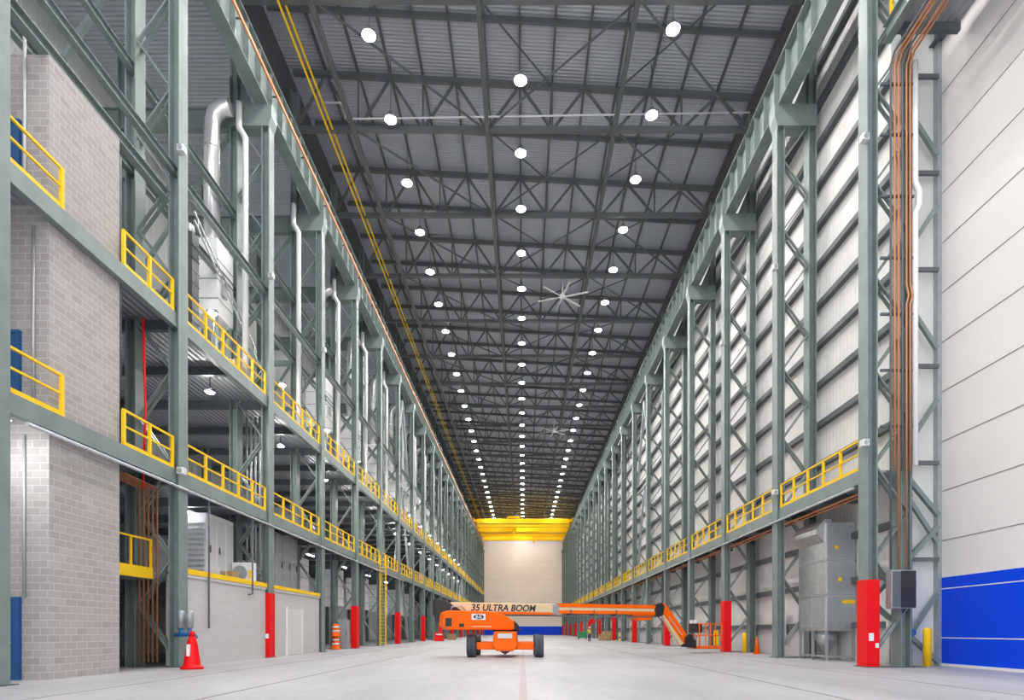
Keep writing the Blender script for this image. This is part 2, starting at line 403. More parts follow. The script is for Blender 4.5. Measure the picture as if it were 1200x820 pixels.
# ------------------------------------------------------------------ galleries
Z1, Z2, ZR = 7.1, 12.7, 7.25
def gallery(name, label, z, y0, y1, x0, x1, m):
    t = thing(name, label, 'walkway', (0, 0, 0), 'walkways along the columns')
    s = -1 if x0 < 0 else 1
    e = s*XI+s*.08
    MB().ext([(e, z-.5), (e+s*.2, z-.5), (e+s*.2, z-.47), (e+s*.04, z-.47), (e+s*.04, z-.03), (e+s*.2, z-.03), (e+s*.2, z), (e, z)], 'y', y0, y1).obj('edge_beam', M['steel'], t)
    for a, b in (((y0, 15.4), (18.25, y1)) if s < 0 else ((y0, y1),)): MB().box(e+s*.2, x1, a, b, z-.1, z-.02).obj('deck', M['soffit'], t)
    for n in range(-1, NEND+1):
        for q in (0, .5):
            yy = FY(n)+q*BAY
            if y0 < yy < y1-1 and not (s < 0 and 15.2 < yy < 18.35): MB().ext([(yy-.1, z-.5), (yy+.1, z-.5), (yy+.1, z-.47), (yy+.02, z-.47), (yy+.02, z-.1), (yy-.02, z-.1), (yy-.02, z-.47), (yy-.1, z-.47)], 'x', e+s*.2, x1).obj('joist', M['steel_d'], t)
    return t
gallery('gallery', 'lower steel gallery with yellow railings along the columns, above the block wall', Z1, 9, YEND-1, -XI, -21.9, 'soffit')
gallery('gallery', 'upper steel gallery with yellow railings along the columns', Z2, 9, YEND-1, -XI, -21.9, 'soffit')
gallery('gallery', 'narrow steel walkway with yellow railings against the white cladding', ZR, 21.4, YEND-1, XI, 14.3, 'soffit')
# guardrails: one panel a bay
def rail_parts(L, np):
    top = MB().beam((0, 0, 1.12), (0, L, 1.12), .065).mesh('top_rail', M['yellow'])
    mid = MB().beam((0, 0, .62), (0, L, .62), .055).mesh('mid_rail', M['yellow'])
    toe = MB().box(-.02, .02, 0, L, .0, .14).mesh('toe_board', M['yellow'])
    post = MB().box(-.045, .045, -.045, .045, -.12, 1.12).mesh('post', M['yellow'])
    ys = [.045+(L-.09)*i/(np-1) for i in range(np)]
    al = MB()
    al.beam((0, 0, 1.12), (0, L, 1.12), .065); al.beam((0, 0, .62), (0, L, .62), .055); al.box(-.02, .02, 0, L, 0, .14)
    for y in ys: al.box(-.045, .045, y-.045, y+.045, -.12, 1.12)
    return top, mid, toe, post, ys, al.mesh('guardrail', M['yellow'])
RP = rail_parts(BAY-.75, 6); RPN = rail_parts(2.6, 3); RPL = rail_parts(4.0, 3)
def guardrail(rp, x, y, z, label, group, full):
    if not full: return tag(link('guardrail', rp[5], None, (x, y, z)), label, 'railing', group)
    t = thing('guardrail', label, 'railing', (x, y, z), group)
    link('top_rail', rp[0], t); link('mid_rail', rp[1], t); link('toe_board', rp[2], t)
    for yy in rp[4]: link('post', rp[3], t, (0, yy, 0))
    return t
for s, z, nm in ((-1, Z1, 'lower gallery'), (-1, Z2, 'upper gallery'), (1, ZR, 'walkway by the white cladding')):
    x = s*(XI+.14)
    for n in range(0, NEND):
        guardrail(RP, x, FY(n)+.37, z, '%s full yellow railing panel from the camera on the %s' % (ORD[n], nm), 'railings of the '+nm, n < 9)
for z, nm in ((Z1, 'lower gallery'), (Z2, 'upper gallery')):
    guardrail(RPN, -XI-.14, 18.1, z, 'short yellow railing between block tower and first full panel, %s' % nm, 'railings of the '+nm, True)
    t = guardrail(RPL, -XI-.14, 11.75, z, 'yellow railing of the %s landing in front of the block tower' % nm, 'railings of the '+nm, True)
# lengthwise beams between the gallery columns
for i, (x, z) in enumerate(((-12.6, 17.9), (-14.1, 21.6), (-14.1, 17.9))):
    tag(MB().ext(iprof(x, z-.15, z+.15, .22, .02, .02), 'y', 8, YEND-1).obj('tie_beam', M['steel']),
        ('slim green beam tying the front gallery posts above the upper gallery', 'slim green beam tying the rear gallery posts, the higher one',
         'slim green beam tying the rear gallery posts, the lower one')[i], 'beam', 'lengthwise beams of the gallery side')
tag(MB().ext(iprof(-12.8, 16.71, 17.05, .28, .03, .03), 'y', 8, 20.8).obj('tie_beam', M['steel']), 'green beam lying on top of the block tower wall', 'beam', 'lengthwise beams of the gallery side')
# cross girders and back posts of the aisle
cgm = MB().ext([(-.15, ZC-1.05), (.15, ZC-1.05), (.15, ZC-1.0), (.02, ZC-1.0), (.02, ZC-.05), (.15, ZC-.05), (.15, ZC), (-.15, ZC), (-.15, ZC-.05), (-.02, ZC-.05), (-.02, ZC-1.0), (-.15, ZC-1.0)], 'x', -21.9, -14.32).mesh('cross_girder', M['steel'])
apm = MB().ext(hprof(-19.6, 0, .38, .4, .04, .03), 'z', 0, 29.85).mesh('aisle_post', M['steel'])
apb = MB().beam((-14.3, 0, 13), (-19.4, 0, 17.6), .16).mesh('aisle_brace', M['steel'])
apb2 = MB().beam((-19.4, 0, 18), (-14.3, 0, 25.8), .16).mesh('aisle_brace', M['steel'])
apt = MB().box(-19.4, -14.3, -.1, .1, 17.7, 18.0).mesh('aisle_strut', M['steel'])
for n in range(-1, NEND):
    t = thing('aisle_frame', '%s frame behind the galleries from the camera: rear post, cross girder and braces' % ORD[n+1], 'frame', (0, FY(n), 0), 'frames behind the galleries')
    link('cross_girder', cgm, t); link('rear_post', apm, t); link('cross_strut', apt, t); link('brace', apb, t); link('brace', apb2, t)
# braced bays between the columns
def vbrace(s, n, label):
    t = thing('sway_brace', label, 'brace', (0, 0, 0), 'sway braces between columns')
    x = s*12.9; y0, y1, ym = FY(n)+.3, FY(n+1)-.3, FY(n)+BAY/2
    for a, b in (((x, y0, 8.2), (x, ym, 16.5)), ((x, y1, 8.2), (x, ym, 16.5)), ((x, y0, 17.5), (x, ym, 25.8)), ((x, y1, 17.5), (x, ym, 25.8)), ((x, y0, .3), (x, ym, 6.5)), ((x, y1, .3), (x, ym, 6.5))):
        MB().beam(a, b, .22).obj('diagonal', M['galvd'], t)
    MB().beam((x, y0, 16.6), (x, y1, 16.6), .2).obj('strut', M['galvd'], t)
for s in (-1, 1):
    vbrace(s, 5, 'pale steel bracing between the %s column pair on the %s, nearer one' % ('sixth' if s > 0 else 'seventh', SIDE[s]))
    vbrace(s, 13, 'pale steel bracing far down the hall on the %s, farther one' % SIDE[s])

# ------------------------------------------------------------------ gallery equipment
def lathe_pipe(t, name, pts, r, m, n=16): return MB().tube(pts, r, n).obj(name, m, t)
UM = None
for k in (0, 2, 3, 4, 5, 6, 7, 8, 9, 10):
    y = 27.6+BAY*k
    lab = '%s white air handler with a tall silver duct above the upper gallery, from the camera' % ORD[[0, 2, 3, 4, 5, 6, 7, 8, 9, 10].index(k)]
    if UM is None:
        t = thing('air_handler', lab, 'air handler', (-14.8, y, 0), 'air handlers above the upper gallery')
        MB().box(-.75, .75, -.9, .55, 15.9, 19.4).obj('cabinet', M['white'], t, bevel=.03)
        for z in (16.6, 17.5, 18.4): MB().box(-.77, .77, -.92, .57, z, z+.04).obj('strap', M['galvd'], t)
        for dx in (-.65, .65):
            for dy in (-.8, .45): MB().box(dx-.05, dx+.05, dy-.05, dy+.05, Z2-.02, 15.9).obj('leg', M['steel'], t)
        lathe_pipe(t, 'duct', [(0, 0, 19.4), (0, 0, 25.4), (.12, 0, 25.85), (.45, 0, 26.15), (.9, 0, 26.2)], .36, M['duct'])
        for z in (20.6, 22.4, 24.2): MB().lathe([(.37, z-.03), (.39, z-.03), (.39, z+.03), (.37, z+.03)], 16).obj('duct_flange', M['galv'], t)
        MB().box(.78, .86, -.6, -.2, 16.9, 17.5).obj('control_box', M['galvd'], t)
        UM = t
    else: dup(UM, (-14.8, y, 0), lab)
WP = None
for k in range(0, 12):
    y = 27.3+BAY*k-(.8 if k else 0)
    lab = '%s thin white offset pipe behind the gallery columns from the camera' % ORD[k]
    o = MB().tube([(0, 0, Z2-.02), (0, 0, 24.9), (-.3, 0, 25.4), (-.3, 0, 26.6)], .14, 10).mesh('vent_pipe', M['whitem']) if WP is None else WP
    WP = o
    tag(link('vent_pipe', o, None, (-13.3, y+.5, 0)), lab, 'pipe', 'thin white vent pipes')
GL = dict(b=MB().box(-.2, .2, -.12, .12, 0, .12).mesh('housing', M['steel_d']), l=MB().lathe([(.16, -.03), (.16, 0), (.15, .005)], 14).mesh('lens', M['lens_s']),
          a=MB().beam((0, 0, .12), (0, 0, .86), .04).mesh('bracket', M['steel_d']),
          p=MB().add(*(lambda m: (m.v, m.f))(MB().box(-.02, .02, .12, .16, Z2-15.2-.03, .1).box(-.02, .02, .1, .16, .0, .06))).mesh('stalk', M['steel_d']))
for k in range(-1, 14):
    t = thing('gallery_lamp', '%s small bright lamp from the camera hanging over the upper gallery' % ORD[k+1], 'lamp', (-13.6, 25.4+BAY*k, 15.2), 'lamps over the upper gallery')
    link('housing', GL['b'], t); link('lens', GL['l'], t); link('stalk', GL['p'], t)
for k in range(0, 14):
    t = thing('gallery_lamp', '%s small bright lamp from the camera under the upper gallery deck' % ORD[k], 'lamp', (-13.7, 25.4+BAY*k, 11.75), 'lamps under the upper gallery')
    link('housing', GL['b'], t); link('lens', GL['l'], t); link('bracket', GL['a'], t)
TL = dict(b=MB().box(-.08, .08, -.65, .65, 0, .08).mesh('housing', M['white']), l=MB().box(-.05, .05, -.6, .6, -.03, -.001).mesh('tube', M['tube']), h=MB().tube([(0, 0, .08), (0, 0, .51)], .015, 6).mesh('hanger', M['steel_d']))
for k in range(-1, 10):
    t = thing('strip_lamp', '%s strip lamp from the camera under the lower gallery deck' % ORD[k+1], 'lamp', (-14.6, 25.0+BAY*k, 6.5), 'strip lamps under the lower gallery')
    link('housing', TL['b'], t); link('tube', TL['l'], t)
    for dy in (-.5, .5): link('hanger', TL['h'], t, (0, dy, 0))

t = thing('strip_lamp', 'strip lamp under the landing in front of the block tower at floor level', 'lamp', (-13.3, 14.3, 6.5))
o = link('housing', TL['b'], t); o.rotation_euler = (0, 0, PI/2); o = link('tube', TL['l'], t); o.rotation_euler = (0, 0, PI/2)
for dx in (-.5, .5): link('hanger', TL['h'], t, (dx, 0, 0))
# low block wall under the lower gallery, first two bays
t = thing('block_wall', 'low pale block wall with a yellow edge between the second and third gallery columns', 'wall', (0, 0, 0), 'low walls under the gallery')
MB().box(-13.2, -12.5, FY(0)+.35, FY(1)-.35, 0, 3.3).obj('blockwork', M['cmuw'], t)
MB().box(-13.25, -12.45, FY(0)+.33, FY(1)-.33, 3.3, 3.42).obj('coping', M['panelw'], t)
MB().box(-12.55, -12.42, FY(0)+.33, FY(1)-.33, 3.42, 3.62).obj('edge_strip', M['yellow'], t)['label'] = 'yellow painted edge strip'
t = thing('partition', 'low pale panelled wall with a white door between the third and fourth gallery columns', 'wall', (0, 0, 0), 'low walls under the gallery')
MB().box(-13.2, -12.5, FY(1)+.35, FY(2)-.35, 0, 3.3).obj('panelling', M['cmuw'], t)
MB().box(-13.25, -12.45, FY(1)+.33, FY(2)-.33, 3.3, 3.42).obj('coping', M['panelw'], t)
MB().box(-12.55, -12.42, FY(1)+.33, FY(2)-.33, 3.42, 3.6).obj('edge_strip', M['yellow'], t)
d = MB().box(-12.5, -12.46, FY(1)+2.2, FY(1)+4.2, .02, 2.5).obj('door_leaf', M['panelw'], t)
MB().box(-12.5, -12.44, FY(1)+2.1, FY(1)+2.2, .02, 2.6).obj('door_post', M['white'], t); MB().box(-12.5, -12.44, FY(1)+4.2, FY(1)+4.3, .02, 2.6).obj('door_post', M['white'], t)
# mezzanine deck on the low walls
t = tag(MB().box(-21.9, -13.25, 18.3, FY(2)-.3, 3.15, 3.35).obj('mezzanine_deck', M['soffit']), 'mezzanine floor behind the low block wall carrying the white units', 'floor')
MB().box(-13.3, -13.2, 18.4, 20.7, 3.16, 3.55).obj('edge_strip', M['yellow'], t)['label'] = 'yellow edge strip'
for y in (18.5, 19.6, 20.65): MB().box(-13.28, -13.22, y-.03, y+.03, 3.55, 4.5).obj('post', M['yellow'], t)
MB().box(-13.28, -13.22, 18.47, 20.68, 4.5, 4.56).obj('hand_rail', M['yellow'], t)
tag(MB().box(-21.9, -21.6, 18.3, FY(2)-.3, 0, 3.15).obj('mezzanine_wall', M['cmu']), 'block wall carrying the back of the mezzanine floor', 'wall')
# mezzanine equipment
def white_unit(x, y, z, w, d, h, label, group=None):
    t = thing('ventilation_unit', label, 'ventilation unit', (x, y, z), group)
    MB().box(-w/2, w/2, -d/2, d/2, .15, h).obj('cabinet', M['white'], t, bevel=.02)
    MB().box(-w/2, w/2, -d/2, d/2, 0, .15).obj('plinth', M['steel_d'], t)
    for i in range(10):
        zz = .5+i*(h-.8)/10
        MB().box(-w/2+.1, w/2-.1, -d/2-.05, -d/2, zz, zz+.09).obj('louvre_blade', M['galv'], t)
    for i in range(3): MB().box(w/2, w/2+.02, -d/2+.06+i*d/3, -d/2+(i+1)*d/3-.06, .3, h-.2).obj('side_panel', M['whitem'], t)
    for i in range(2): MB().box(w/2+.02, w/2+.05, -d/2+.2+i*d/3, -d/2+.26+i*d/3, h*.45, h*.55).obj('handle', M['black'], t)
    return t
white_unit(-14.3, 26.1, 3.35, 1.4, 2.3, 3.05, 'large white louvred unit on the mezzanine floor behind the low block wall', None)
t = thing('condenser', 'small white outdoor-style condenser with a round fan grille on the low wall edge', 'condenser', (-12.98, 27.0, 3.42))
MB().box(-.48, .48, -.2, .2, .1, 1.05).obj('casing', M['white'], t, bevel=.03)
MB().lathe([(.34, -.23), (.34, -.20), (.3, -.2)], 24, 'y', (-.1, 0, .56)).obj('fan_grille', M['galvd'], t)
for x in (-.4, .4): MB().box(x-.05, x+.05, -.2, .2, 0, .1).obj('foot', M['black'], t)
MB().box(.3, .42, -.215, -.2, .3, .7).obj('yellow_label', M['yellow'], t)
t = thing('carton', 'brown cardboard carton beside the condenser on the mezzanine edge', 'box', (-12.95, 25.6, 3.42))
MB().box(-.25, .25, -.3, .3, 0, .5).obj('carton', M['wood'], t)
MB().box(-.03, .03, -.302, .302, .0, .502).obj('tape', M['cream'], t)
t = thing('switch_cabinet', 'grey panelled switch cabinet above the low wall just past the red-footed gallery column', 'cabinet', (-13.85, 32.7, 3.35))
MB().box(-.5, .5, -1.55, 1.55, 0, 3.3).obj('body', M['galvd'], t, bevel=.02)
for i in range(3):
    dr = MB().box(.5, .53, -1.5+i*1.02, -.54+i*1.02, .12, 3.15).obj('door', M['galvd'], t)
    MB().box(.53, .56, -.68+i*1.02, -.63+i*1.02, 1.4, 1.75).obj('handle', M['black'], dr)
MB().box(-.4, .4, -1.57, -1.55, .3, 3.0).obj('side_panel', M['galv'], t)
for k, n in enumerate((2, 3, 4, 5, 6, 7)):
    t = thing('ventilation_unit', '%s hanging white strapped unit from the camera under the lower gallery' % ORD[k], 'ventilation unit', (-14.9, FY(n)+1.5, 0), 'hanging white units under the lower gallery')
    MB().box(-.8, .8, -.8, .8, 3.2, 6.0).obj('cabinet', M['white'], t, bevel=.03)
    for z in (3.8, 4.7, 5.5): MB().box(-.82, .82, -.82, .82, z, z+.04).obj('strap', M['galvd'], t)
    for dx in (-.6, .6): MB().tube([(dx, 0, 6.0), (dx, 0, 6.98)], .03, 6).obj('hanger', M['steel_d'], t)
def pipes(name, label, group, plist, r, m, n=8):
    for i, pts in enumerate(plist): tag(MB().tube(pts, r, n).obj(name, m), label % ORD[i], 'pipe', group)
pipes('conduit', '%s vertical silver conduit of the four beside the rear gallery post', 'silver conduits by the gallery', [[(-14.0+.22*i, 29.4, 3.4), (-14.0+.22*i, 29.4, 12.15)] for i in range(4)], .06, M['conduit'])
pipes('conduit', '%s of the thin pipes climbing the first rear gallery post past the tower', 'pipes on the rear post', [[(-13.72+.16*i, 20.75, .2), (-13.72+.16*i, 20.75, 6.4), (-13.72+.16*i, 19.0, 6.5)] for i in range(5)], .03, M['copper'])
pipes('conduit', '%s dark conduit hanging down the low block wall', 'dark conduits on the low wall', [[(-12.4, 22.9, 6.5), (-12.4, 22.9, 3.7), (-12.4, 22.9, 1.4)], [(-12.4, 26.6, 6.4), (-12.4, 26.6, 3.0), (-12.4, 26.2, 2.95)]], .035, M['dconduit'])
tag(MB().tube([(-13.1, 20.0, 12.1), (-13.05, 20.05, 9), (-13.1, 20.0, 6.2)], .035).obj('hose', M['red']), 'red hose hanging between the two galleries beside the block tower', 'hose')
tag(MB().tube([(-12.3, 14.4, 6.45), (-12.3, 60, 6.45)], .05).obj('conduit', M['conduit']), 'grey conduit running under the lower gallery edge beam', 'pipe')
tag(MB().tube([(-13.3, 15.465, 2.2), (-13.3, 15.465, 6.55)], .035).obj('conduit', M['conduit']), 'grey conduit up the front of the block tower at floor level', 'pipe')
tag(MB().tube([(-13.05, 15.465, 7.2), (-13.05, 15.465, 12.1)], .04).obj('conduit', M['conduit']), 'grey conduit up the front of the block tower between the galleries', 'pipe')
tag(MB().tube([(-13.28, 15.465, 12.8), (-13.28, 15.465, 17.5)], .04).obj('conduit', M['whitem']), 'white conduit up the front of the block tower above the upper gallery', 'pipe')
tag(MB().tube([(-12.72, 18.3, 9.0), (-12.72, 18.3, 16.2), (-12.9, 18.3, 16.6)], .05).obj('drain_pipe', M['dconduit']), 'dark drain pipe down the far edge of the block tower wall', 'pipe')
for k, (x, y, z, r, lab) in enumerate(((-13.7, 19.0, 17.3, .22, 'pale curved vent duct just behind the block tower'),)):
    t = thing('vent_duct', lab, 'duct', (x, y, 0))
    MB().tube([(0, 0, Z2), (0, 0, 16.9), (-.15, 0, 17.25), (-.5, 0, 17.4), (-1.6, 0, 17.4)], r, 14).obj('duct_run', M['duct'], t)
    for zz in (13.6, 15.2): MB().lathe([(r+.005, zz-.03), (r+.03, zz-.03), (r+.03, zz+.03), (r+.005, zz+.03)], 14).obj('duct_flange', M['galv'], t)
# inclined cable ladder between the air handlers
t = thing('cable_ladder', 'silver cable ladder sloping past the first white air handler', 'cable ladder', (0, 0, 0))
a, b = Vector((-13.6, 24.0, 18.3)), Vector((-13.6, 29.6, 15.2))
for dz in (0, .35): MB().beam(a+Vector((0, 0, dz)), b+Vector((0, 0, dz)), .06).obj('side_rail', M['galv'], t)
for i in range(10):
    p = a.lerp(b, (i+.5)/10); MB().beam(p, p+Vector((0, 0, .35)), .04).obj('rung', M['galv'], t)
t = thing('dark_duct', 'tall dark ribbed duct standing on the upper gallery beside the first air handler', 'duct', (-13.75, 24.0, Z2-.02))
MB().box(-.2, .2, -.25, .25, 0, 5.0).obj('casing', M['dconduit'], t)
for i in range(9): MB().box(-.22, .22, -.27, .27, .3+.52*i, .36+.52*i).obj('rib', M['steel_d'], t)
MB().tube([(0, 0, 5.0), (0, 0, 5.3), (-.3, 0, 5.5), (-.9, 0, 5.5)], .15, 12).obj('outlet', M['duct'], t)
t = thing('carton', 'brown carton standing on the upper gallery behind its first full railing panel', 'box', (-13.5, 26.9, Z2-.02))
MB().box(-.4, .4, -.5, .5, 0, 1.0).obj('box', M['wood'], t, bevel=.01); MB().box(-.05, .05, -.503, .503, 0, 1.003).obj('tape', M['cream'], t)
# column flood lights
for s, n, z in ((-1, 0, 18.4), (-1, 1, 18.4), (-1, 2, 18.4), (1, 0, 18.8), (1, 1, 18.8), (1, 2, 18.8), (1, 0, 7.9), (1, 1, 7.9), (-1, 0, 6.9)):
    side = SIDE[s]; i = n+1 if s < 0 else n
    t = thing('column_fixture', 'small pale fixture %s on the %s column of the %s' % ('high up' if z > 10 else 'low down', ORD[i], side), 'fixture', (s*(XI-.14), FY(n)-.32, z), 'small fixtures on the columns')
    MB().box(-.12, .12, -.15, .1, 0, .24).obj('casing', M['whitem'], t, bevel=.02)
    MB().lathe([(.08, -.19), (.08, -.15), (.07, -.15)], 12, 'y', (0, 0, .12)).obj('cover', M['galvd'], t)
    MB().beam((0, .1, .12), (s*.14, .2, .12), .05).obj('bracket', M['steel_d'], t)
# red cone with a glint of light added as a white strip, and the valves on the post behind it
t = thing('traffic_cone', 'tall red cone with a painted white glint beside the second gallery column', 'cone', (-11.35, 19.9, 0))
MB().lathe([(.36, 0), (.36, .08), (.30, .10), (.26, .2), (.17, .85), (.11, 1.08), (.10, 1.12)], 20).obj('body', M['red'], t)
MB().ext([(-.06, .45), (.05, .45), (.04, .85), (-.05, .85)], 'y', -.245, -.12).obj('painted_glint', M['white'], t)
MB().lathe([(.10, 1.12), (.07, 1.3), (.06, 1.3)], 12).obj('tip', M['red'], t)
t = thing('valve_set', 'grey twin filter bowls with blue valves on the post above the red cone', 'valve', (-12.1, 20.75, 1.15))
for dx in (-.12, .18):
    MB().lathe([(.06, 0), (.13, .04), (.13, .55), (.10, .62), (.05, .64)], 14, 'z', (dx, 0, .25)).obj('bowl', M['galvd'], t)
    MB().tube([(dx, 0, -.05), (dx, 0, .26)], .07, 10).obj('valve', M['valve'], t)
MB().tube([(-.35, 0, .02), (.35, 0, .02), (.42, -.03, -.1)], .07, 10).obj('manifold', M['valve'], t)
# orange drums, grey cabinet, extinguisher near the fifth gallery column
def drum(x, y, z, lab):
    t = thing('traffic_drum', lab, 'drum', (x, y, z), 'orange drums')
    MB().lathe([(.34, 0), (.34, .08), (.28, .1), (.27, .3), (.26, .32), (.25, .55), (.24, .57), (.23, .85), (.20, .9)], 18).obj('shell', M['orange'], t)
    for a, b, r in ((.33, .45, .272), (.62, .74, .25)): MB().lathe([(r-.01, a), (r, a), (r-.006, b), (r-.016, b)], 18).obj('band', M['white'], t)
drum(-13.3, 41.2, 0, 'lower orange and white drum of two stacked near the fifth gallery column')
drum(-13.3, 41.2, .9, 'upper orange and white drum of two stacked near the fifth gallery column')
t = thing('electric_cabinet', 'grey floor-standing electric cabinet just before the fifth column of the gallery', 'cabinet', (-12.95, 42.0, 0))
MB().box(-.35, .35, -.25, .25, 0, 2.1).obj('body', M['galvd'], t, bevel=.02)
dr = MB().box(-.31, .31, -.28, -.25, .1, 2.02).obj('door', M['galvd'], t); MB().box(.2, .24, -.31, -.28, 1, 1.25).obj('handle', M['black'], dr)
# yellow ladder on the gallery side far down
t = thing('ladder', 'yellow fixed ladder on the gallery side behind the boom lift tail', 'ladder', (-12.15, 50.3, 0))
for dx in (-.25, .25): MB().box(dx-.04, dx+.04, -.04, .04, 0, 7.9).obj('stile', M['yellow'], t)
for i in range(24): MB().tube([(-.25, 0, .3+.31*i), (.25, 0, .3+.31*i)], .025, 6).obj('rung', M['yellow'], t)

# ------------------------------------------------------------------ cladding side equipment
# copper pipes under the walkway
for i in range(3):
    tag(MB().tube([(12.75+.16*i, 21.5, 6.5+.08*(i % 2)), (12.75+.16*i, 120, 6.5+.08*(i % 2))], .045).obj('copper_pipe', M['copper']),
        '%s brown pipe slung under the walkway by the white cladding, from the hall' % ORD[i], 'pipe', 'brown pipes under the walkway')
tag(MB().tube([(12.3, 21.6, 6.62), (12.3, 100, 6.62)], .05).obj('conduit', M['conduit']), 'grey conduit along the walkway edge by the white cladding', 'pipe')
# vertical pipe bundle on the first cladding-side column
xs = [13.05, 13.19, 13.33, 13.47, 13.61, 13.74]
for i, x in enumerate(xs):
    m = M['copper'] if i in (1, 2, 4, 5) else M['dconduit']
    pts = [(x, 20.6, 7.0 if i % 2 else 3.5), (x, 20.6, 12.9), (x+(.08 if i > 3 else 0), 20.6, 13.2), (x, 20.6, 13.6), (x, 20.6, 21.4), (x+.02, 20.4, 21.7), (x+.03, 12, 21.75)]
    tag(MB().tube(pts, .037, 8).obj('riser_pipe', m), '%s pipe of the tall brown and dark bundle beside the first red-footed column' % ORD[i], 'pipe', 'riser pipes by the first cladding-side column')
for i, z in enumerate((8.6, 10.6, 12.6, 14.6, 16.8, 19.0, 20.8)):
    tag(MB().box(12.75, 13.95, 20.66, 20.74, z-.04, z+.04).obj('pipe_clamp', M['steel_d']), '%s horizontal clamp bar up the tall pipe bundle from its foot' % ORD[i], 'clamp', 'clamps on the riser pipes')
tag(MB().tube([(13.98, 20.7, 7.2), (13.98, 20.7, 16.2), (14.12, 20.7, 16.5), (14.12, 20.7, 17.0), (13.98, 20.7, 17.3), (13.98, 20.7, 21.6)], .10, 12).obj('downpipe', M['white']), 'thick white downpipe at the edge of the tall pipe bundle', 'pipe')
for k, n in enumerate((2, 4, 6, 8)):
    tag(MB().tube([(14.18, FY(n)+.45, .3), (14.18, FY(n)+.45, 33)], .09, 10).obj('downpipe', M['white']), '%s white downpipe on the cladding beside a red-footed column, from the camera' % ORD[k], 'pipe', 'white downpipes on the cladding')
# braces and rails between first column and curtain door
t = thing('portal_frame', 'steel portal bracing between the first red-footed column and the curtain door', 'frame', (0, 0, 0))
zz = 1.0
for i in range(6):
    a, b = ((14.3, 21.6, zz), (15.4, 21.6, zz+1.7)) if i % 2 == 0 else ((15.4, 21.6, zz), (14.3, 21.6, zz+1.7))
    MB().beam(a, b, .14).obj('diagonal', M['steel'], t)
    MB().box(14.3, 15.5, 21.6, 21.7, zz+2.9, zz+3.05).obj('strut', M['steel_d'], t)
    zz += 3.6
for a, b in (((13.0, 21.5, 2.6), (15.45, 21.6, 5.2)), ((13.0, 21.5, 2.3), (15.45, 21.6, .15)), ((14.3, 21.5, 6.9), (15.45, 21.6, 5.6))):
    MB().beam(a, b, .16).obj('diagonal', M['steel'], t)
# overhead platform above the pipe bundle
t = thing('overhead_platform', 'high steel platform above the pipe bundle at the top of the curtain door', 'platform', (0, 0, 0))
MB().ext(iprof(13.0, 22.3, 22.9, .3, .03, .03), 'y', 8, 20.75).obj('edge_beam', M['steel'], t)
MB().box(13.05, 15.4, 8, 20.75, 22.75, 22.88).obj('deck', M['soffit'], t)
for y in (12.5, 15, 17.5, 20.5): MB().box(13.15, 15.4, y-.08, y+.08, 22.45, 22.75).obj('joist', M['steel_d'], t)
guardrail(RPL, 13.05, 16.6, 22.9, 'yellow railing on the high platform at the top of the curtain door', 'overhead railing', True)
# black control cabinet on the red guard
t = thing('control_cabinet', 'black control cabinet hung beside the red guard of the first cladding-side column', 'cabinet', (13.38, 20.55, 2.1))
MB().box(-.42, .42, -.15, .2, 0, 1.35).obj('body', M['galvd'], t, bevel=.02)
MB().box(-.10, .42, -.18, -.15, .03, 1.32).obj('screen_door', M['black'], t)
MB().box(-.40, -.12, -.17, -.15, .05, 1.3).obj('side_door', M['dconduit'], t)
# galvanised dust collector
t = thing('dust_collector', 'tall galvanised dust collector cabinet on legs behind the first red-footed column', 'dust collector', (13.2, 25.3, 0))
MB().box(0, 1.3, 0, 2.5, 1.3, 6.05).obj('cabinet', M['galv'], t, bevel=.02)
MB().ext([(0, 5.2), (-.35, 5.55), (-.35, 5.75), (0, 6.2), (.3, 6.2), (.3, 5.2)], 'y', .1, 2.4).obj('hood', M['galv'], t)
for z in (2.9, 4.4): MB().box(-.03, 1.32, -.03, 2.52, z-.04, z+.04).obj('flange', M['galvd'], t)
for i, (z0, z1) in enumerate(((1.4, 2.8), (3.0, 4.3), (4.5, 5.95))):
    MB().box(.08, 1.22, -.03, 0, z0, z1).obj('access_panel', M['galvd'], t)
for i in range(2): MB().box(-.02, 0, .15+1.15*i, 1.15+1.15*i, 1.45, 2.8).obj('side_panel', M['galvd'], t)
for x in (.06, 1.24):
    for y in (.06, 1.25, 2.44): MB().box(x-.05, x+.05, y-.05, y+.05, 0, 1.3).obj('leg', M['galvd'], t)
for z in (.15,): MB().box(0, 1.3, .02, .1, z, z+.08).obj('cross_bar', M['galvd'], t); MB().box(0, .08, .1, 2.4, z, z+.08).obj('cross_bar', M['galvd'], t)
MB().lathe([(.5, 1.3), (.42, .9), (.15, .35), (.12, .35)], 16, 'z', (.65, 1.25, 0)).obj('hopper', M['galv'], t)
for x, z in ((.45, 4.95), (.6, 3.55)): MB().box(x-.08, x+.08, -.045, -.03, z-.08, z+.08).obj('warning_label', M['yellow'], t)
MB().box(.7, 1.25, -.06, -.03, 2.5, 2.65).obj('yellow_plate', M['yellow'], t)
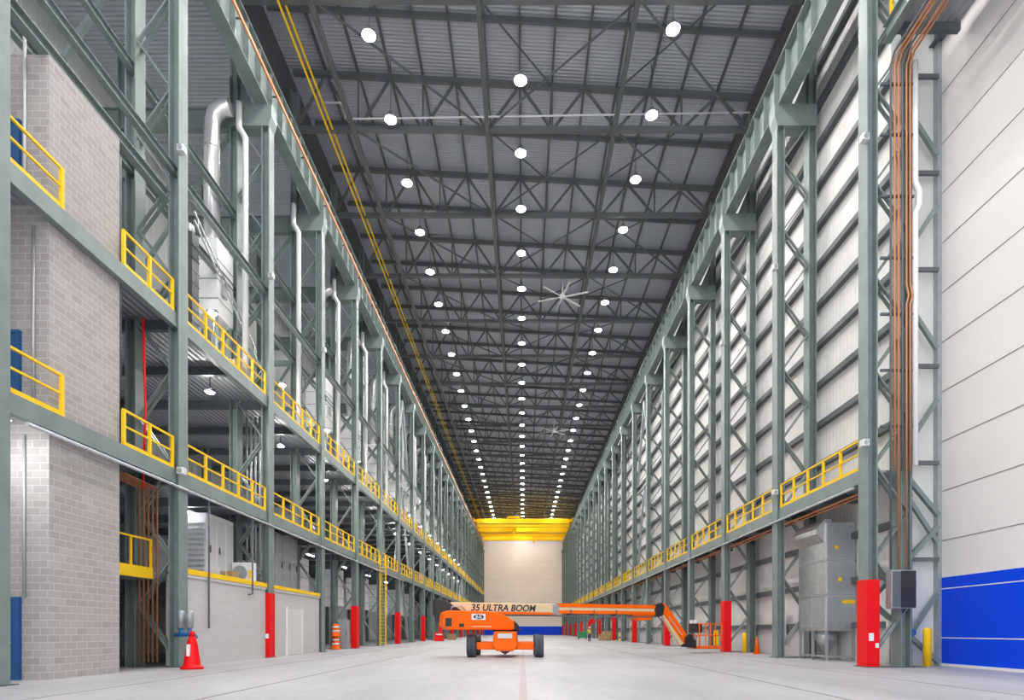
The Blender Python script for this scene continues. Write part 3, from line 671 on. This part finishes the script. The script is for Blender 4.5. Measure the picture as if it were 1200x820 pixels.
# bollard and small fittings by the curtain door
t = thing('bollard', 'yellow bollard standing at the edge of the curtain door', 'bollard', (14.7, 21.1, 0))
MB().lathe([(.14, 0.02), (.14, 1.3), (.12, 1.38), (.06, 1.42), (.01, 1.43)], 18).obj('post', M['yellow'], t); MB().lathe([(.2, 0), (.2, .02), (.16, .03)], 18).obj('base_ring', M['galvd'], t)
t = thing('pipe_valve', 'blue pipe valves on the wall between the first red column and the bollard', 'valve', (14.1, 21.6, 1.2))
MB().tube([(-.3, 0, .3), (.1, 0, .3), (.3, 0, .1), (.3, 0, -.1)], .08, 10).obj('pipe_body', M['valve'], t)
MB().lathe([(.14, -.02), (.14, .02), (.02, .02)], 14, 'y', (.3, -.14, .05)).obj('hand_wheel', M['valve'], t)
MB().tube([(-.5, 0, -1.15), (-.5, 0, .5), (-.3, 0, .6)], .07, 10).obj('white_leg', M['white'], t)
MB().tube([(.3, 0, -.1), (.3, 0, -1.19)], .06, 10).obj('lower_leg', M['galvd'], t)
t = thing('notice', 'small white and red notices taped low on the first red column guard', 'notice', (12.31, 20.77, .95))
MB().box(.07, .24, -.01, 0, 0, .28).obj('sheet', M['white'], t); MB().box(.30, .42, -.01, 0, -.25, -.08).obj('sheet', M['white'], t)
t = thing('notice', 'small pale notices taped low on the first gallery-side red guard', 'notice', (-12.60, 28.17, .95))
MB().box(.02, .25, -.01, 0, 0, .22).obj('sheet', M['white'], t); MB().box(-.15, -.02, -.01, 0, -.15, .02).obj('sheet', M['galvd'], t)
# floor cleaner / box behind second cladding column
t = thing('work_cone', 'slim orange cone by the wall before the third cladding-side column', 'cone', (13.3, 33.0, 0))
MB().lathe([(.16, .03), (.04, .95), (.02, .96)], 14).obj('body', M['orange'], t); MB().box(-.2, .2, -.2, .2, 0, .03).obj('base', M['orange'], t)
t = thing('fire_extinguisher', 'red and white fire extinguisher standing by the second cladding-side column', 'extinguisher', (13.15, 29.6, 0))
MB().lathe([(.12, 0), (.14, .05), (.14, .55), (.06, .66), (.04, .7)], 14).obj('cylinder', M['red'], t)
MB().lathe([(.142, .2), (.144, .2), (.144, .4), (.142, .4)], 14).obj('band', M['white'], t); MB().tube([(0, 0, .7), (.0, -.1, .74), (.02, -.18, .45)], .02, 6).obj('hose', M['black'], t)
t = thing('bollard', 'short yellow bollard by the wall before the third cladding-side column', 'bollard', (13.2, 34.6, 0))
MB().lathe([(.13, 0), (.13, 1.1), (.08, 1.18), (.01, 1.2)], 14).obj('post', M['yellow'], t); MB().lathe([(.18, 0), (.18, .02), (.14, .02)], 14).obj('base_ring', M['galvd'], t)
t = thing('service_board', 'white service board with a blue gauge on the wall past the second cladding-side column', 'board', (14.2, 31.9, 1.0))
MB().box(-.05, .05, -.5, .5, 0, 1.3).obj('board', M['white'], t); MB().lathe([(.18, -.1), (.18, -.05), (.1, -.05)], 16, 'x', (0, .2, .9)).obj('gauge', M['valve'], t)
MB().box(-.05, .05, -.05, .05, -1.0, 0).obj('leg', M['steel'], t)

# ------------------------------------------------------------------ overhead cranes
def crane(y, lab, hook_x):
    t = thing('bridge_crane', lab, 'crane', (0, y, 0), 'yellow bridge cranes')
    for dy in (0, 7.5):
        g = MB().box(-11.9, 11.9, dy-.5, dy+.5, 28.3, 30.3).obj('bridge_girder', M['crane'], t, bevel=.05)
        MB().box(-11.9, 11.9, dy-.62, dy+.62, 28.2, 28.3).obj('lower_flange', M['crane'], g)
        MB().box(-11.9, 11.9, dy-.05, dy+.05, 30.3, 30.42).obj('trolley_rail', M['steel_d'], g)
    for s in (-1, 1):
        e = MB().box(s*12.5, s*13.0, -2.2, 9.7, 29.45, 30.2).obj('end_truck', M['crane'], t)
        MB().box(s*11.9, s*12.5, -.5, 8, 29.5, 30.1).obj('end_joint', M['crane'], t)
        for dy in (-1.7, 0, 7.5, 9.2): MB().lathe([(.3, -.1), (.31, -.1), (.31, .1), (.3, .1)], 16, 'x', (s*12.72, dy, 29.45)).obj('wheel', M['steel_d'], e)
    tr = MB().box(hook_x-1.6, hook_x+1.6, -.7, 8.2, 30.42, 30.9).obj('trolley', M['crane'], t)
    MB().lathe([(.5, -1.2), (.55, -1.2), (.55, 1.2), (.5, 1.2)], 20, 'x', (hook_x, 3.75, 31.3)).obj('hoist_drum', M['crane'], tr)
    MB().box(hook_x+.3, hook_x+1.2, 1.0, 2.2, 30.9, 31.7).obj('hoist_motor', M['steel_d'], tr)
    for dx in (-.25, .25): MB().tube([(hook_x+dx, 3.75, 30.9), (hook_x+dx, 3.75, 27.6)], .03, 6).obj('rope', M['steel_d'], tr)
    MB().lathe([(.1, 26.9), (.3, 27.0), (.32, 27.5), (.15, 27.65)], 14, 'z', (hook_x, 3.75, 0)).obj('hook_block', M['crane'], t)
    MB().box(-11.5, 11.5, -.9, -.52, 29.0, 29.06).obj('walkway', M['steel_d'], t)
crane(150.5, 'nearer yellow bridge crane spanning the far end of the hall, hoist off centre', -2.5)
crane(165.0, 'farther yellow bridge crane just before the far end wall', 3.2)

# ------------------------------------------------------------------ ceiling fans
def fan(x, y, z, lab):
    t = thing('ceiling_fan', lab, 'fan', (x, y, z), 'large white ceiling fans')
    MB().tube([(0, 0, .25), (0, 0, 33-z)], .06, 10).obj('down_rod', M['whitem'], t)
    MB().lathe([(.12, -.18), (.24, -.12), (.24, .15), (.12, .28)], 18).obj('hub', M['whitem'], t)
    for i in range(6):
        a = PI/6+i*PI/3+.2; c, s_ = math.cos(a), math.sin(a); n = Vector((-s_, c, 0))
        m = MB(); pr = [(.2, -.09, .02), (.2, .09, -.03), (2.3, .075, -.01), (2.3, -.075, .02)]
        P = [Vector((c*r, s_*r, 0))+n*w+Vector((0, 0, h)) for r, w, h in pr]
        m.add(P+[p+Vector((0, 0, -.03)) for p in P], [(0,1,2,3), (7,6,5,4), (0,4,5,1), (1,5,6,2), (2,6,7,3), (3,7,4,0)])
        m.obj('blade', M['whitem'], t)
fan(3.5, 51.6, 31.0, 'nearer large white ceiling fan with long blades between two lamp rows')
fan(4.6, 86.5, 31.0, 'farther large white ceiling fan, small among the far lamps')

# ------------------------------------------------------------------ boom lift
def text(body, size, m, parent, name, loc, shear=0, offset=0, cx=False):
    c = bpy.data.curves.new(name, 'FONT'); c.body = body; c.size = size; c.extrude = .002; c.shear = shear; c.offset = offset
    if cx: c.align_x = 'CENTER'; c.align_y = 'CENTER'
    f = bpy.data.objects.new(name+'_curve', c); d = bpy.data.meshes.new_from_object(f); d.name = name
    d.materials.clear(); d.materials.append(m); bpy.data.objects.remove(f)
    o = link(name, d, parent); o.location = loc; o.rotation_euler = (PI/2, 0, 0); return o
def boom_lift():
    t = thing('boom_lift', 'orange boom lift with its long boom stretched across the hall floor', 'boom lift', (-.88, 30.2, 0))
    # chassis (local x across, y along the hall)
    MB().ext([(-.60, .62), (-.42, .32), (.42, .32), (.60, .62), (.56, 1.22), (.50, 1.28), (-.50, 1.28), (-.56, 1.22)], 'y', -2.0, 1.9).obj('chassis', M['orange'], t, bevel=.04)
    MB().ext([(-.30, .34), (0, .14), (.30, .34)], 'y', -1.9, -1.2).obj('skid', M['black'], t)
    MB().box(-.35, .35, -2.06, -2.0, .95, 1.18).obj('data_plate', M['panelw'], t)
    for y in (-1.4, 1.4):
        MB().box(-1.42, -.45, y-.20, y+.20, .38, .74).obj('axle', M['orange'], t, bevel=.03); MB().box(.45, 1.42, y-.20, y+.20, .38, .74).obj('axle', M['orange'], t, bevel=.03)
        for s in (-1, 1):
            w = MB().lathe([(.40, -.225), (.52, -.225), (.56, -.19), (.565, -.02), (.545, -.01), (.545, .01), (.565, .02), (.56, .19), (.52, .225), (.40, .225)], 32, 'x', (s*1.665, y, .565)).obj('tyre', M['rubber'], t)
            lug = MB()
            for k in range(18):
                a = 2*PI*k/18
                for dx in (-.12, .12):
                    c = Vector((s*1.665+dx, y+.57*math.cos(a+(.17 if dx > 0 else 0)), .565+.57*math.sin(a+(.17 if dx > 0 else 0))))
                    d = Vector((0, math.cos(a), math.sin(a)))
                    lug.beam(c-d*.012, c+d*.012-d*.02, .18, .09, (0, -math.sin(a), math.cos(a)))
            lug.obj('tread', M['rubber'], w)
            MB().lathe([(.39, -.20), (.36, -.10), (.16, -.12), (.15, -.2), (.02, -.21)] if s < 0 else [(.02, .21), (.15, .2), (.16, .12), (.36, .10), (.39, .2)], 24, 'x', (s*1.665, y, .565)).obj('hub', M['orange'], w)
    MB().lathe([(.75, 1.28), (.75, 1.40), (.7, 1.42)], 28).obj('slew_ring', M['black'], t)
    # slewed superstructure
    yaw = math.radians(21); R = Matrix.Rotation(yaw, 4, 'Z')
    def S(mb, name, m, par=t, bevel=0):
        o = mb.obj(name, m, par, None, bevel); o.matrix_local = R if par is t else Matrix.Identity(4); return o
    S(MB().box(-3.3, .05, -.4, .4, 1.42, 1.7), 'turntable', M['orange'])
    hood = [(-3.62, 1.50), (-3.66, 1.60), (-3.62, 2.10), (-3.52, 2.24), (-3.3, 2.29), (-1.5, 2.29), (-.9, 2.22), (-.4, 2.05), (.02, 1.78), (.20, 1.58), (.22, 1.40), (-.2, 1.36), (-3.3, 1.36)]
    for v0, v1, nm in ((-1.25, -.42, 'near'), (.42, .95, 'far')):
        h = S(MB().ext(hood if v0 < 0 else [(max(u, -3.2), w) for u, w in hood if u > -3.6], 'y', v0, v1), 'hood', M['orange'], t, .06)
        S(MB().ext([(-.02, 1.82), (.22, 1.60), (.26, 1.38), (-.02, 1.38)], 'y', v0-.01, v1+.01), 'hood_end', M['black'], h)
        if v0 > 0: continue
        S(MB().box(-3.52, -3.22, v0-.015, v0+.01, 1.52, 1.92), 'vent', M['black'], h)
        S(MB().box(-2.85, -2.6, v0-.012, v0+.01, 1.5, 1.66), 'latch', M['black'], h)
        S(MB().box(-2.2, -1.2, v0-.012, v0+.01, 1.50, 1.54), 'stripe', M['cream'], h)
        if v0 < 0:
            S(MB().box(-2.22, -1.52, v0-.012, v0+.01, 1.85, 2.14), 'logo_plate', M['white'], h)
            ov = MB().lathe([(.27, v0-.02), (.27, v0-.012), (.26, v0-.012)], 28, 'y')
            ov.v = [(x*1.0-1.87, y, z*.45+1.995) for x, y, z in ov.v]
            S(ov, 'logo_oval', M['navy'], h)
            text('JLG', .21, M['white'], h, 'lettering', (-1.87, v0-.024, 1.995), 0, .006, True)
    # boom pivot, counterweight
    S(MB().ext([(-3.6, 1.65), (-3.78, 2.2), (-3.78, 2.88), (-3.4, 2.86), (-2.35, 2.25), (-2.35, 1.65)], 'y', -.40, .40), 'pivot_mast', M['black'], t, .03)
    S(MB().tube([(-3.1, -.5, 2.3), (-3.0, -.5, 2.5), (-2.5, -.5, 2.52), (-2.3, -.5, 2.3)], .03), 'hose', M['galvd'])
    # main boom: cream box with orange stripe, dark foot
    b1 = S(MB().box(-3.0, 2.75, -.30, .30, 2.28, 2.74), 'base_boom', M['cream'], t, .03)
    S(MB().box(-2.9, 2.75, -.305, .305, 2.17, 2.28), 'orange_stripe', M['orange'], b1)
    S(MB().box(-2.9, 9.0, -.22, .22, 2.08, 2.15), 'boom_foot', M['dconduit'], b1)
    S(MB().box(2.5, 2.85, -.33, .33, 2.2, 2.72), 'collar', M['galvd'], b1)
    text('35 ULTRA BOOM', .46, M['black'], b1, 'lettering', (-2.0, -.308, 2.335), .2, .012)
    b2 = S(MB().box(2.85, 8.9, -.24, .24, 2.40, 2.58), 'second_boom', M['cream'], t, .02)
    S(MB().box(2.85, 8.95, -.26, .26, 2.58, 2.78), 'upper_stripe', M['orange'], b2)
    S(MB().box(2.85, 8.95, -.26, .26, 2.24, 2.40), 'lower_stripe', M['orange'], b2)
    S(MB().ext([(7.4, 2.24), (8.95, 2.24), (8.7, 1.95), (7.9, 1.88)], 'y', -.2, .2), 'nose', M['orange'], t, .02)
    for u in (3.6, 5.0, 6.4): S(MB().box(u-.03, u+.03, -.28, .28, 2.15, 2.45), 'clip', M['steel_d'], b2)
    # jib knuckle and jib
    S(MB().ext([(8.95, 2.25), (9.05, 2.85), (9.45, 2.95), (9.62, 2.7), (9.5, 2.2), (9.2, 2.1)], 'y', -.22, .22), 'knuckle', M['black'], t, .03)
    S(MB().ext([(9.45, 2.95), (9.7, 2.85), (11.3, .95), (11.35, .6), (11.0, .55), (9.4, 2.5)], 'y', -.18, .18), 'jib', M['orange'], t, .02)
    S(MB().ext([(9.42, 2.35), (9.52, 2.45), (11.05, .60), (10.75, .45)], 'y', -.12, .12), 'jib_link', M['cream'], t)
    S(MB().beam((9.9, -.2, 2.12), (10.8, -.2, 1.06), .004, .16, (0, 1, 0)), 'jib_mark', M['white'], t)
    S(MB().ext([(11.0, .38), (10.98, .9), (11.2, 1.1), (11.5, 1.15), (11.6, .8), (11.8, .75), (11.8, .3)], 'y', -.25, .25), 'rotator', M['black'], t, .03)
    # platform basket
    x0, x1, y0, y1 = 11.8, 13.42, -.5, .5
    S(MB().box(x0, x1, y0, y1, .25, .40), 'platform_floor', M['orange'], t, .02)
    for xx, yy in ((x0, y0), (x0, y1), (x1, y0), (x1, y1), ((x0+x1)/2, y0), ((x0+x1)/2, y1), (x0+.45, y0), (x1-.45, y0)):
        S(MB().tube([(xx, yy, .4), (xx, yy, 1.72)], .028, 8), 'basket_post', M['orange'])
    for z in (1.05, 1.72):
        S(MB().tube([(x0, y0, z), (x1, y0, z), (x1, y1, z), (x0, y1, z), (x0, y0, z)], .028, 8), 'basket_rail', M['orange'])
    S(MB().box(x0-.1, x0+.3, -.4, .4, 1.2, 1.75), 'control_console', M['black'], t, .03)
    for dy in (-.2, .15): S(MB().box(x0-.12, x0-.02, dy-.1, dy+.1, 1.75, 1.95), 'console_tag', M['white'], t)
    S(MB().box(x1-.45, x1-.22, y0+.02, y0+.2, .45, 1.35), 'yellow_box', M['yellow'], t, .02)
    return t
boom_lift()

# ------------------------------------------------------------------ worker in a hi-vis vest
def skinned(name, pts, edges, m, parent, sub=2):
    d = bpy.data.meshes.new(name); d.from_pydata([p[:3] for p in pts], edges, []); d.materials.append(m)
    o = link(name, d, parent)
    sk = o.modifiers.new('skin', 'SKIN'); sk.use_smooth_shade = True
    ly = d.skin_vertices[0].data if d.skin_vertices else None
    if ly is None:
        return o
    for i, p in enumerate(pts): ly[i].radius = (p[3], p[4] if len(p) > 4 else p[3])
    ly[0].use_root = True
    sb = o.modifiers.new('sub', 'SUBSURF'); sb.levels = sub; sb.render_levels = sub
    return o
def worker(x, y, rz, label):
    t = thing('person', label, 'person', (x, y, 0), None, rz)
    P = [(0, 0, .95, .15, .11), (0, 0, 1.15, .14, .10), (0, 0, 1.38, .17, .11), (0, .0, 1.50, .06), (0, -.01, 1.56, .06), (0, -.02, 1.65, .085, .10), (0, -.01, 1.74, .07, .08)]
    E = [(0, 1), (1, 2), (2, 3), (3, 4), (4, 5), (5, 6)]
    def add(par, chain):
        for p in chain: P.append(p); E.append((par, len(P)-1)); par = len(P)-1
        return par
    for s in (-1, 1):
        add(0, [(s*.10, 0, .88, .09), (s*.11, -.02, .50, .065), (s*.11, .03, .12, .045), (s*.11, .02, .05, .045), (s*.12, -.12, .035, .035)])
        w = add(2, [(s*.20, 0, 1.42, .06), (s*.25, .02, 1.15, .045), (s*.25, -.06, .92, .032), (s*.25, -.09, .84, .035, .02)])
        for k, L in enumerate((.075, .085, .08, .065)):
            yy = -.125+.022*k; add(w, [(s*.25, yy, .79, .009), (s*.245, yy-.005, .79-L*.6, .008), (s*.24, yy-.012, .79-L, .007)])
        add(w, [(s*.235, -.13, .84, .010), (s*.225, -.15, .80, .009)])
    skinned('body', P, E, M['skin'], t)
    skinned('trousers', [(0, 0, .97, .165, .125), (0, 0, .90, .16, .12), (-.10, 0, .82, .10), (-.11, -.02, .5, .078), (-.11, .03, .13, .062), (.10, 0, .82, .10), (.11, -.02, .5, .078), (.11, .03, .13, .062)],
            [(0, 1), (1, 2), (2, 3), (3, 4), (1, 5), (5, 6), (6, 7)], M['navy'], t)
    skinned('vest', [(0, 0, .98, .17, .13), (0, 0, 1.18, .165, .125), (0, 0, 1.38, .195, .13), (0, 0, 1.48, .10, .085), (-.19, 0, 1.42, .075), (-.245, .02, 1.2, .06), (.19, 0, 1.42, .075), (.245, .02, 1.2, .06)],
            [(0, 1), (1, 2), (2, 3), (2, 4), (4, 5), (2, 6), (6, 7)], M['hivis'], t)
    MB().lathe([(.14, 1.70), (.13, 1.72), (.12, 1.78), (.08, 1.83), (.02, 1.85)], 16, 'z', (0, -.015, 0)).obj('helmet', M['white'], t)
    for s in (-1, 1): MB().ext([(.07, 0), (.07, .10), (0, .13), (-.10, .08), (-.17, .06), (-.18, 0)], 'x', s*.11-.045, s*.11+.045).obj('boot', M['black'], t)
    MB().box(-.02, .02, -.135, -.11, 1.63, 1.66).obj('nose', M['skin'], t)
    return t
worker(8.4, 73.5, .6, 'person in a yellow hi-vis vest and dark trousers standing far down the hall')

# ------------------------------------------------------------------ far clutter on the floor
def crate(x, y, w, d, h, lab, m='wood'):
    t = thing('wooden_crate', lab, 'crate', (x, y, 0), 'wooden crates along the columns')
    MB().box(-w/2, w/2, -d/2, d/2, .12, h).obj('box', M[m], t)
    for i in range(3): MB().box(-w/2+i*(w-.12)/2, -w/2+.12+i*(w-.12)/2, -d/2, d/2, 0, .12).obj('runner', M[m], t)
    for i in range(4): MB().box(-w/2-.02+i*(w-.08)/3, -w/2+.1+i*(w-.08)/3, -d/2-.03, -d/2, .12, h).obj('batten', M[m], t)
crate(10.7, 77.5, 1.1, 1.2, .85, 'low wooden crate on the floor past the hi-vis worker, nearer of two')
crate(11.5, 79.5, 1.0, 1.6, 1.25, 'taller wooden crate on the floor past the hi-vis worker, farther of two')
def pallets(x, y, n, lab):
    for k in range(n):
        t = thing('pallet', lab % ORD[k], 'pallet', (x+.04*((k*7) % 3-1), y, .15*k), 'pallets stacked by the gallery columns')
        for i in range(6): MB().box(-.6+.22*i, -.5+.22*i, -.5, .5, .11, .14).obj('board', M['wood'], t)
        for yy in (-.45, 0, .45): MB().box(-.6, .6, yy-.05, yy+.05, 0, .11).obj('bearer', M['wood'], t)
pallets(-10.3, 84, 6, '%s pallet from the floor in the stack beyond the boom lift hood')
t = thing('tool_cart', 'green tool cart standing before the columns past the worker', 'cart', (9.0, 88, 0))
MB().box(-.7, .7, -.4, .4, .25, 1.2).obj('cabinet', M['green'], t, bevel=.03)
for i in range(3): MB().box(-.62, .62, -.43, -.4, .33+.28*i, .57+.28*i).obj('drawer', M['green'], t)
for dx in (-.55, .55):
    for dy in (-.3, .3): MB().lathe([(.12, -.04), (.125, -.04), (.125, .04), (.12, .04)], 12, 'x', (dx, dy, .125)).obj('wheel', M['black'], t)
MB().tube([(.7, -.3, 1.1), (.85, -.3, 1.15), (.85, .3, 1.15), (.7, .3, 1.1)], .025, 6).obj('push_handle', M['black'], t)
t = thing('barrier', 'red plastic barrier on the floor behind the tail of the boom lift', 'barrier', (-10.7, 74, 0))
MB().ext([(-.35, 0), (.35, 0), (.35, .15), (.14, .45), (.10, 1.1), (-.10, 1.1), (-.14, .45), (-.35, .15)], 'x', -.6, .6).obj('body', M['red'], t, bevel=.02)
MB().box(-.4, .4, -.12, -.10, .75, .95).obj('reflector', M['white'], t)
t = thing('post_stand', 'yellow and black floor stand between columns near the jib of the boom lift', 'stand', (12.0, 72, 0))
MB().lathe([(.25, 0), (.25, .05), (.08, .08), (.08, 1.0), (.05, 1.05)], 14).obj('post', M['yellow'], t); MB().lathe([(.085, .4), (.09, .4), (.09, .6), (.085, .6)], 14).obj('band', M['black'], t)
t = thing('hose_reel', 'red hose reel on a column far down the cladding side above the worker', 'hose reel', (12.2, 102.4, 3.0), None)
MB().lathe([(.45, -.15), (.5, -.15), (.5, .15), (.45, .15)], 20, 'y').obj('drum', M['red'], t); MB().box(.1, .3, -.05, .1, -.1, .1).obj('bracket', M['steel_d'], t)
